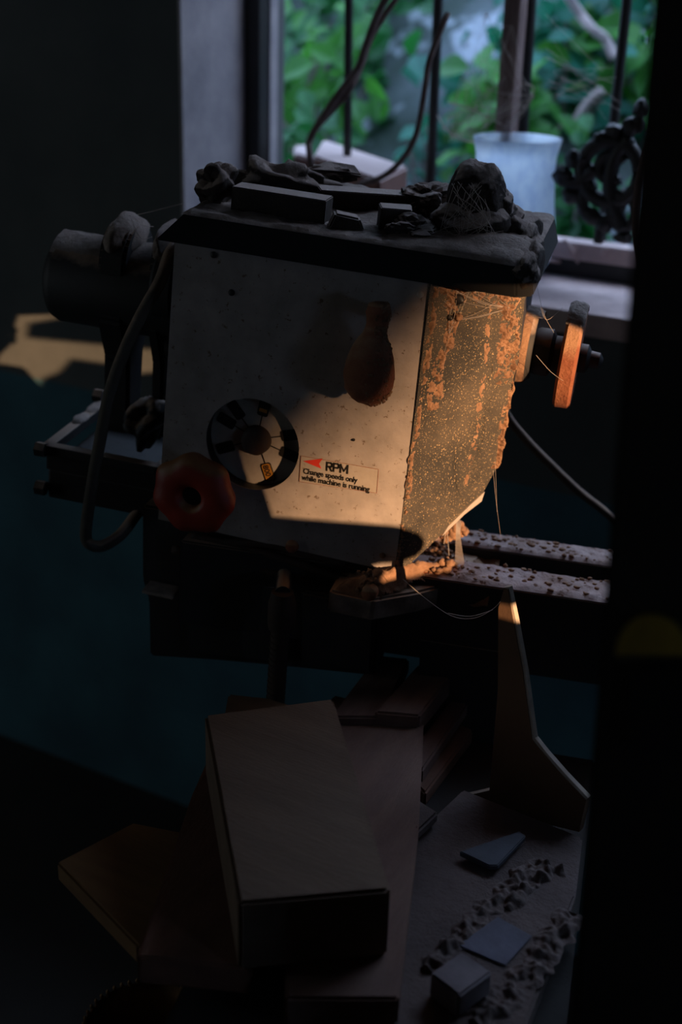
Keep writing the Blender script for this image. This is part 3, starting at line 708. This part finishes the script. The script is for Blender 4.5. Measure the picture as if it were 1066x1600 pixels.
# lock handle
b = B(); tube(b, [ly(442,925,-.05),ly(441,945,-.05),ly(440,975,-.05),ly(438,984,-.05)], [.012,.0155,.0155,.013], 20); lh = obj('lock_handle', b, 'rust', T, True, 40)
b = B(); P = [ly(438,980,-.05),ly(429,1120,-.05)]; tube(b, P, .0100, 16); 
for q in range(16): pp = P[0].lerp(P[1], q/16+.02); tube(b, [pp,pp+V((-.0001,0,-.002))], .0108, 16)
obj('threaded_rod', b, 'rust', lh, True, 40)
b = B(); tube(b, [ly(442,928,-.05),ly(445,895,f0)], .009, 12); obj('handle_stub', b, 'dark', lh, True, 40)
# bed: two rails, turned a few degrees, joined by ties
bz = -.190
def bedpt(x, y, z): a = .12; return V((x, y + a*(x-.16), z))
def railm(y0, y1, z0, z1, x0=-.12, x1=.95):
    b = B(); prism(b, [bedpt(x0,y0,z0),bedpt(x1,y0,z0),bedpt(x1,y1,z0),bedpt(x0,y1,z0)], (0,0,z1-z0), bevel=.002); return b
obj('bed_rail', railm(.022,.076,bz-.105,bz), 'cast', T)
obj('bed_rail', railm(.116,.160,bz-.085,bz), 'cast', T)
for x in (.3,.6,.9):
    b = B(); prism(b, [bedpt(x,.05,bz-.07),bedpt(x+.03,.05,bz-.07),bedpt(x+.03,.14,bz-.07),bedpt(x,.14,bz-.07)], (0,0,.04)); obj('bed_tie', b, 'cast', T)
def dustfield(y0, y1, seed, x0=.12, x1=.94, h0=.0035):
    b = B(); rows = []; nx = 380; ny = 22
    for j in range(ny):
        row = []
        for i in range(nx):
            x = x0+(x1-x0)*i/(nx-1); y = y0+(y1-y0)*j/(ny-1); e = min(y-y0,y1-y)/(y1-y0)
            h = h0*min(1,e*9)+(.0022*noise.noise(V((x*70,y*70,seed)))+.0012*noise.noise(V((x*220,y*220,seed))))*min(1,e*7)
            row.append(b.verts.new(bedpt(x,y,bz-.0005+max(0,h))))
        rows.append(row)
    for j in range(ny-1):
        for i in range(nx-1): b.faces.new((rows[j][i],rows[j][i+1],rows[j+1][i+1],rows[j+1][i]))
    return b
M['beddust'] = mat('bed_dust', (.62,.46,.42), 1, col2=(.40,.26,.21), scale=30, bump=.7, bscale=200, spots=(.17,.08,.05), spotscale=60, spotlo=.60)
obj('dust_layer', dustfield(.023,.075,3), 'beddust', T, True); obj('dust_layer', dustfield(.117,.159,8), 'beddust', T, True)
rng = random.Random(9); b = B()
for q in range(230):
    fr = rng.random() < .5; x = .15+rng.random()**1.5*.36; y = rng.uniform(.026,.072) if fr else rng.uniform(.12,.156); s = rng.uniform(.0008,.0032)
    lump(b, bedpt(x,y,bz+.0035), (s*1.4,s,s*.8), q, .4, sub=1)
o = obj('wood_crumbs', b, 'lever', T, True); o['kind'] = 'stuff'
# foot of the headstock, heaped with sawdust
b = B()
P = [V((.060,-.036,-.205)),V((.110,-.036,-.205)),V((.150,.0,-.205)),V((.190,.045,-.205)),V((.205,.12,-.205)),V((.060,.12,-.205))]
prism(b, [p-V((0,0,.022)) for p in P], (0,0,.027), bevel=.003); obj('headstock_foot', b, 'footdust', T)
b = B(); rows = []
for j in range(60):
    row = []
    for i in range(70):
        x = .062+i/69*.165; y = -.034+j/59*.165
        e = min(1,(x-.062)/.02,(y+.034)/.01)
        ln = abs((x-.128)-(y-.004))*.707                      # distance from the foot of the angled panel
        far_ = max(0,(x-.150)/.07, (y-.10)/.04)
        h = e*(.020*math.exp(-(ln/.017)**2)*(1-min(1,far_)) + .004 + .006*noise.noise(V((x*60,y*60,1))) + .003*noise.noise(V((x*200,y*200,2)))) - .010*min(1,far_)-.003*(1-e)
        if y < .03: h -= min(.012, 2*max(0, x-(.100+(y+.036)*.80)))
        row.append(b.verts.new((x,y,-.1995+h)))
    rows.append(row)
for j in range(59):
    for i in range(69):
        p = rows[j][i].co
        if p.y < .026 and p.x-(.106+(p.y+.036)*.80) > .004: continue
        b.faces.new((rows[j][i],rows[j][i+1],rows[j+1][i+1],rows[j+1][i]))
bmesh.ops.delete(b, geom=[v for v in b.verts if not v.link_faces], context='VERTS')
obj('sawdust_heap', b, 'sawdust', T, True)
b = B()
for q in range(90):
    p = lz(rng.gauss(672,22), rng.gauss(862,12), -.192); s = rng.uniform(.001,.0035); lump(b, p, (s,s,s*.9), q, .5, sub=2)
obj('sawdust_clump', b, 'sawdust', T, True); b = B()
for q in range(40):
    p = ly(rng.gauss(572,6), rng.gauss(912,9), -.042); s = rng.uniform(.001,.0035); lump(b, p, (s,s,s), q, .5, sub=2)
obj('sawdust_clump', b, 'sawdust', T, True); b = B()
for q in range(30):
    p = bedpt(0.172+rng.gauss(0,.006), .04+rng.gauss(0,.006), bz+.004+abs(rng.gauss(0,.004))); s = rng.uniform(.002,.005); lump(b, p, (s,s,s), q, .5, sub=2)
obj('sawdust_clump', b, 'sawdust', T, True); b = B()
for q in range(60):
    p = ly(rng.gauss(704,10), rng.gauss(828,8), .10); s = rng.uniform(.002,.005); lump(b, p, (s,s,s), q, .5, sub=2)
obj('sawdust_clump', b, 'sawdust', T, True)
b = B(); spin(b, [(0,-.008),(.008,-.006),(.009,.004),(0,.006)], ly(578,925,-.046), (0,1,0), 16); obj('foot_bolt', b, 'lever', T, True)
# legs of the lathe standing on the floor
for x in (.16,.80):
    w0 = LM @ bedpt(x,.03,-.30); w1 = LM @ bedpt(x,.16,-.28)
    b = B()
    P = [LM @ bedpt(x,.02,-.27), LM @ bedpt(x+.09,.02,-.27), LM @ bedpt(x+.09,.17,-.27), LM @ bedpt(x,.17,-.27)]
    vt = [b.verts.new(LI @ p) for p in P]; vb = [b.verts.new(LI @ V((p.x,p.y,0))) for p in P]
    b.faces.new(vt); b.faces.new(list(reversed(vb)))
    for i in range(4): b.faces.new((vb[i],vb[(i+1)%4],vt[(i+1)%4],vt[i]))
    bmesh.ops.recalc_face_normals(b, faces=b.faces)
    obj('leg', b, 'cast', T)

# ------------------------------------------------------------------ things lying on the lid (lathe coordinates, own objects)
ZD = z1+.0015
def onlid(name, bm, m, lab, cat, group=None, smooth=False):
    o = obj(name, bm, m, None, smooth); o.matrix_world = LM; return tag(o, lab, cat, group)
def lq(px,py): return lz(px,py,ZD)
M['lidwood'] = mat('dusty_offcut', (.05,.036,.028), .9, col2=(.035,.026,.02), scale=20, dust=(.50,.41,.36), dustamt=.45, bump=.8, bscale=120)
G = 'offcuts on the headstock lid'
A = lq(360,329); Q = lq(506,352)
d = (Q-A).normalized(); pr = V((-d.y,d.x,0)); H_ = .0245
b = B(); prism(b, [A,Q,Q+pr*.030,A+pr*.030], (0,0,H_), bevel=.001); onlid('wood_offcut', b, 'lidwood', 'long dusty rectangular wood offcut lying along the front of the lid', 'wood offcut', G)
A = lq(592,362); Q = lq(640,366); d = (Q-A).normalized(); pr = V((-d.y,d.x,0))
b = B(); prism(b, [A,Q,Q+pr*.03+V((.003,0,0)),A+pr*.026], (0,0,.024), bevel=.001); onlid('wood_offcut', b, 'lidwood', 'small square dusty wood offcut at the middle of the lid', 'wood offcut', G)
A = lq(513,357); Q = lq(570,362); d = (Q-A).normalized(); pr = V((-d.y,d.x,0))
b = B(); prism(b, [A,Q,Q+V((-.006,0,.012)),A+V((.006,0,.016))], pr*.02, bevel=.002); onlid('wood_offcut', b, 'lidwood', 'low wedge offcut just right of the long offcut on the lid', 'wood offcut', G)
A = lq(510,342); Q = lq(672,352); d = (Q-A).normalized(); pr = V((-d.y,d.x,0)); A += pr*.045; Q += pr*.045
b = B(); prism(b, [A,Q,Q+pr*.03,A+pr*.03], (0,0,.020), bevel=.001); onlid('wood_offcut', b, 'lidwood', 'long thin dark offcut lying along the back of the lid', 'wood offcut', G)
b = B(); c = lq(655,372); 
lump(b, c+V((-.008,.004,.005)), (.024,.02,.012), 9, .5, sub=4, fine=.2); onlid('wood_shaving_clump', b, 'mound', 'flat ragged dust clump between square offcut and tall mound', 'dust clump')
b = B(); c = lq(660,340); lump(b, c+V((0,.02,.014)), (.026,.02,.016), 19, .5, sub=4, fine=.2); onlid('wood_offcut', b, 'mound', 'rounded dusty lump of wood behind the square offcut', 'wood offcut', G)
# crumpled rag at the left end
b = B()
lump(b, lq(338,318)+V((-.004,.012,.016)), (.020,.024,.024), 2, .5, sub=4, fine=.12)
lump(b, lq(400,318)+V((0,.05,.013)), (.05,.022,.022), 6, .5, sub=4, fine=.10)
lump(b, lq(450,318)+V((0,.055,.010)), (.038,.022,.018), 16, .5, sub=4, fine=.10)
onlid('crumpled_rag', b, 'mound', 'crumpled dust-covered rag at the left end of the lid', 'rag', smooth=True)
b = B(); c = lq(495,318)+V((0,.06,.022))
P = [V((-.036,0,-.004)),V((-.012,-.016,.002)),V((.020,-.014,.004)),V((.034,0,0)),V((.022,.013,.008)),V((-.010,.016,.008))]
prism(b, [c+p for p in P], (0,0,.004), bevel=.0015); lump(b, c+V((0,0,.0)), (.03,.013,.009), 5, .3, sub=3, fine=.1)
onlid('bark_chip', b, 'mound', 'pointed curved bark chip lying behind the rag on the lid', 'bark chip', smooth=False)
# tall mound: column lumps shaped to its outline
b = B()
def ml(px,py,y,sx,sy,sz,seed,amp=.3): lump(b, ly(px,py,y), (sx,sy,sz), seed, amp*.5, sub=5, fine=.035)
ml(742,318,.075,.030,.030,.042,3,.25); ml(735,350,.07,.038,.034,.026,4,.3); ml(766,300,.08,.016,.018,.018,5,.3); ml(710,360,.06,.022,.02,.018,6,.35)
ml(783,322,.085,.012,.018,.018,7,.3)
ml(745,285,.08,.016,.02,.016,17,.3)
onlid('dust_mound', b, 'mound', 'tall dark cobwebbed dust mound on the right of the lid', 'dust mound', smooth=True)
b = B()
ml(800,372,.11,.028,.05,.028,8,.5); ml(822,398,.09,.017,.05,.026,9,.5); ml(820,422,.01,.014,.030,.018,14,.5); ml(826,415,.05,.012,.04,.026,24,.5); ml(775,412,.0,.03,.014,.010,25,.5); ml(790,400,.04,.030,.03,.014,10,.5); ml(750,398,.02,.026,.02,.009,11,.5); ml(785,345,.10,.018,.03,.020,15,.5)
onlid('dust_drift', b, 'mound', 'lower ridged dust drift slumping over the right corner of the lid', 'dust drift', smooth=True)
# cobweb on the mound
rng = random.Random(21)
def tub(px,py,y): return LM @ ly(px,py,y)
b = B()
for q in range(26):
    tube(b, smooth_path([tub(rng.uniform(705,760),rng.uniform(282,330),.035),tub(rng.uniform(690,770),rng.uniform(330,365),.03),tub(rng.uniform(660,800),rng.uniform(355,400),.02)],4), .00022, 3, False)
tag(obj('cobweb', b, 'web'), 'fine cobweb strands draped over the tall dust mound', 'cobweb')
def webobj(lines, lab, r=.0003):
    b = B()
    for L in lines: tube(b, smooth_path([LM @ ly(*p) for p in L],5), r, 3, False)
    return tag(obj('cobweb', b, 'web'), lab, 'cobweb')
webobj([[(630,905,-.05),(665,935,-.05),(705,962,-.05),(740,966,-.05),(770,952,-.05),(786,935,-.05)],[(700,958,-.05),(735,963,-.05),(770,953,-.05)]], 'sagging cobweb thread strung from headstock foot to plywood tip', .0003)
webobj([[(771,735,.0),(775,780,.01),(783,840,.05)],[(774,720,.0),(777,800,.01)]], 'single cobweb thread hanging below the side panel corner', .00015)
webobj([[(714+q*1.2,800+q*3,.08),(713+q,835,.08),(712+q*2.2,882,.05)] for q in range(7)]+[[(700,812,.08),(694,850,.07)],[(698,815,.08),(702,868,.05)]], 'bundle of cobweb threads standing up between the bed rails', .0004)
webobj([[(838,440,.1),(850,490,.1),(866,520,.1)],[(880,480,.12),(855,500,.1),(845,480,.1)]], 'cobweb threads between the lid corner and the top of the faceplate', .0002)
webobj([[(838,555,.06),(860,580,.08),(880,595,.08)]], 'single cobweb thread from the side panel down to the lower faceplate', .0002)
webobj([[(205,342,.1),(222,352,.1),(240,354,.1)],[(205,342,.1),(220,372,.1),(238,370,.1)]], 'short cobweb threads between the two bearing brackets of the motor', .0004)
webobj([[(190,340,.1),(230,332,.15),(285,318,.2)]], 'long faint cobweb thread from the motor bracket towards the window reveal', .0003)
# window cobwebs
rng = random.Random(44); b = B()
hub = [(690,200),(705,215),(735,222),(770,225),(790,200),(800,160),(815,130),(825,165),(835,150),(700,185),(760,195),(745,165),(790,120),(720,120),(730,60),(760,20),(800,40)]
for q in range(85):
    a, c = rng.sample(hub,2); m_ = ((a[0]+c[0])/2+rng.gauss(0,5), (a[1]+c[1])/2+rng.uniform(0,16))
    tube(b, smooth_path([atY(*a,1.95+rng.gauss(0,.01)),atY(*m_,1.94),atY(*c,1.95)],4), .00028, 3, False)
for L in ([(684,180),(700,205),(730,220),(775,224)],[(820,130),(835,140),(815,175),(800,190)],[(700,160),(740,172),(785,195)]):
    tube(b, smooth_path([atY(*p,1.94) for p in L],5), .0011, 5, False)
tag(obj('cobweb', b, 'web'), 'tangled cobweb strung across the window bars around the post', 'cobweb')
rng = random.Random(45); b = B()
for q in range(14):
    a = (rng.uniform(850,870),rng.uniform(20,160)); c = (rng.uniform(930,975),rng.uniform(100,200))
    tube(b, [atY(*a,1.96),atY(*c,1.95)], .00025, 3, False)
tag(obj('cobweb', b, 'web'), 'faint straight cobweb threads right of the window post', 'cobweb')

# ------------------------------------------------------------------ plywood offcut standing in front of the bed
y0 = -.13; ang = math.radians(24); NL = V((-math.sin(ang),-math.cos(ang),0)); o0 = ly(830,1150,y0)
def onw(px,py): return LI @ hit(px,py, LM @ o0, (LM.to_3x3() @ NL))
P = [onw(*q) for q in ((788,918),(794,921),(803,975),(817,1050),(828,1130),(832,1155),(852,1180),(880,1212),(916,1250),(905,1300),(700,1250),(765,1235),(778,1080),(779,950))]
b = B(); prism(b, P, -NL*.009); pw = obj('plywood_offcut', b, 'ply'); pw.matrix_world = LM
tag(pw, 'thin upright plywood offcut with a stepped pale edge in front of the bed', 'plywood offcut')
b = B()
E_ = [onw(*q) for q in ((791,918),(803,975),(817,1050),(828,1130),(832,1155),(852,1180),(880,1212),(916,1250))]
E_ = [e - NL*.0045 for e in E_]; tube(b, E_, .0042, 6); e = obj('sawn_edge', b, 'plyedge', pw); e['label'] = 'pale dusty sawn edge'

# ------------------------------------------------------------------ workbench and the boards piled on it
BZ = .790
c0 = atZ(640,1120,BZ); c1 = atZ(330,1500,BZ); c2 = atZ(1050,1330,BZ)
ux = LX.copy(); ux.z = 0; ux.normalize(); uy = V((-ux.y,ux.x,0))
bo = atZ(560,1450,BZ)
def bp(u, v, z): p = bo + ux*u + uy*v; return V((p.x,p.y,z))
bench = thing('workbench', 'dark low workbench under the piled boards in front of the lathe', 'workbench', (bo.x,bo.y,0))
off = V((bo.x,bo.y,0))
b = B(); prism(b, [bp(-.13,-.16,BZ-.04)-off,bp(.195,-.16,BZ-.04)-off,bp(.195,.34,BZ-.04)-off,bp(-.13,.34,BZ-.04)-off], (0,0,.04), bevel=.003); obj('bench_top', b, 'floor', bench)
for u, v in ((-.11,-.15),(.135,-.15),(-.11,.28),(.135,.28)):
    b = B(); prism(b, [bp(u,v,0)-off,bp(u+.045,v,0)-off,bp(u+.045,v+.045,0)-off,bp(u,v+.045,0)-off], (0,0,BZ-.04), bevel=.002); obj('leg', b, 'floor', bench)
def board(name, quad, zt, th, m, lab, cat='wooden board', group='boards piled on the workbench', bev=.0025):
    b = B(); P = [atZ(px,py,zt) for px,py in quad]
    o = P[0].copy(); o.z = zt-th
    prism(b, [p-V((0,0,th))-o for p in P], (0,0,th), bevel=bev); ob = obj(name, b, m); ob.location = o
    return tag(ob, lab, cat, group)
board('wooden_board', [(724,1232),(911,1307),(900,1400),(800,1660),(610,1660),(640,1380),(650,1302)], .812, .022, 'woodE', 'wide dust-covered board at the right carrying small chips')
board('wooden_board', [(88,1346),(208,1284),(290,1300),(420,1345),(400,1500),(215,1478)], .812, .022, 'woodD', 'yellowish flat board poking out furthest left')
board('wooden_board', [(340,1150),(405,1170),(392,1512),(214,1494),(300,1240)], .842, .030, 'woodC', 'reddish board under the big block, angled towards the lower left')
board('wooden_board', [(522,1085),(663,1118),(655,1290),(624,1560),(445,1560),(452,1180)], .842, .030, 'woodB', 'brown board showing right of the big block, square upper end')
board('wood_block', [(320,1116),(521,1090),(611,1390),(373,1411)], .912, .070, 'wood', 'thick pale rectangular wood block on top of the pile', 'wood block', None, .003)
board('wooden_board', [(357,1083),(420,1090),(520,1120),(500,1200),(340,1180)], .862, .020, 'wood', 'pale board end peeking out behind the thick block')
board('wooden_board', [(590,1023),(640,1028),(600,1120),(515,1120)], .852, .020, 'woodB', 'reddish board behind the pile, leading up to the base casting')
board('wooden_board', [(655,1036),(714,1046),(656,1118),(585,1112)], .858, .026, 'woodB', 'dusty board end with a splintered edge, below the bed')
board('wooden_board', [(718,1075),(742,1082),(660,1205),(640,1175)], .826, .018, 'woodB', 'narrow dusty batten slanting below the splintered board')
board('wooden_board', [(720,1130),(740,1140),(665,1240),(650,1225)], .808, .018, 'woodC', 'dark reddish batten lowest in the gap beside the plywood')
board('wooden_board', [(650,1245),(686,1268),(640,1312),(610,1290)], .828, .012, 'woodE', 'small dusty triangle of board between pile and wide board')
for q in range(1): pass
board('wood_chip', [(718,1330),(812,1298),(822,1306),(778,1352),(764,1352)], .822, .006, 'chip', 'dark blue-grey chip lying on the upper part of the wide board', 'wood chip', 'scraps on the wide dusty board', .001)
board('paper_scrap', [(716,1476),(778,1432),(832,1462),(790,1508)], .8145, .0015, 'paper', 'bluish square sheet lying flat on the wide board', 'paper scrap', 'scraps on the wide dusty board', .0003)
board('wood_block', [(672,1520),(722,1485),(770,1518),(718,1556)], .838, .025, 'paleblock', 'small pale square block at the bottom edge of the wide board', 'wood block', 'scraps on the wide dusty board', .002)
for P_, w_, sd, lb in (([(672,1520),(705,1480),(740,1440),(775,1405),(810,1375),(850,1350)], .011, 3, 'ridge of loose sawdust running from the pale block up past the bluish sheet'),
                     ([(740,1600),(790,1560),(825,1520),(860,1475),(895,1425)], .013, 9, 'ridge of loose sawdust near the outer edge of the wide board'),
                     ([(790,1420),(820,1390),(850,1368),(880,1362)], .008, 14, 'short sawdust ridge curving above the bluish sheet on the wide board')):
    o = band('sawdust_ridge', [atZ(px,py,.8125) for px,py in P_], w_, .0050, 'woodE', None, (0,0,1), sd, 40, 25, .38)
    tag(o, lb, 'sawdust'); o['kind'] = 'stuff'
# straw bundle at the lower left
c = atZ(225,1600,.70)
root = thing('straw_basket', 'dim brown straw basket below the boards at the lower left', 'basket', (c.x,c.y,0))
b = B(); spin(b, [(0,.0),(.085,.0),(.095,.3),(.10,.60),(.105,.66),(.098,.70),(.09,.68),(.088,.60),(.08,.02),(0,.02)], (0,0,0), (0,0,1), 40)
for v in b.verts: v.co.x += .003*noise.noise(v.co*40); v.co.y += .003*noise.noise(v.co*40+V((4,0,0)))
root.scale = (.55,.55,1)
obj('basket_body', b, 'straw', root, True)
b = B(); rng = random.Random(6)
for q in range(46):
    a = 2*PI*q/46; tube(b, smooth_path([(math.cos(a)*.098,math.sin(a)*.098,.30),(math.cos(a+.05)*.108,math.sin(a+.05)*.108,.58),(math.cos(a+.1)*.108,math.sin(a+.1)*.108,.66),(math.cos(a+.3)*.100,math.sin(a+.3)*.100,.702)],3), .003, 5)
obj('straw_binding', b, 'straw', root, True)

# ------------------------------------------------------------------ dark cabinet close on the right
Pt = CAM + ray(1017,0)*.66; Pb = CAM + ray(900,1600)*.66
e0 = CAM + ray(955,700)*.70
d1 = ray(1120,800); d1.z = 0; d1.normalize()
axd = V((d1.y,-d1.x,0))                        # to the right, across the view
cab = thing('machine_column', 'tall dark metal machine column with a yellow sticker along the right side', 'machine column', (e0.x,e0.y,0)); cab['kind'] = 'thing'
def cp(u, v, z): p = axd*u + d1*v; return V((p.x,p.y,z))
lean = lambda z: (e0.z - z)*.0
b = B()
def leanx(z): return -.038*(z-e0.z)
lo = [cp(leanx(0),0,0),cp(.13,-.012,0),cp(.13,.07,0),cp(leanx(0)+.02,.07,0)]
hi = [cp(leanx(2.2),0,2.2),cp(.13,-.012,2.2),cp(.13,.07,2.2),cp(leanx(2.2)+.02,.07,2.2)]
vb = [b.verts.new(p) for p in lo]; vt = [b.verts.new(p) for p in hi]
b.faces.new(vt); b.faces.new(list(reversed(vb)))
for i in range(4): b.faces.new((vb[i],vb[(i+1)%4],vt[(i+1)%4],vt[i]))
bmesh.ops.recalc_face_normals(b, faces=b.faces); bmesh.ops.bevel(b, geom=list(b.edges), offset=.008, segments=3, affect='EDGES')
obj('column_body', b, 'cab', cab, True, 50)
fn = (cp(.13,-.012,0)-cp(0,0,0)).normalized(); fo = V((-fn.y,fn.x,0)) 
if fo.dot(CAM-e0) < 0: fo = -fo
def onc(px,py,k=.0015): p = hit(px,py,e0,fo); p = p - V((e0.x,e0.y,0)); return p+fo*k
b = B(); Pq = [onc(1020+56*math.cos(math.radians(a)), 1020-62*math.sin(math.radians(a))) for a in range(0,181,10)]
prism(b, Pq, fo*.002); s = obj('sticker', b, 'yellow', cab); s['label'] = 'dim yellow half-round sticker'
b = B(); prism(b, [onc(985,1040),onc(1090,1040),onc(1090,1170),onc(985,1170)], fo*.003, bevel=.001); obj('door_panel', b, 'black', cab)
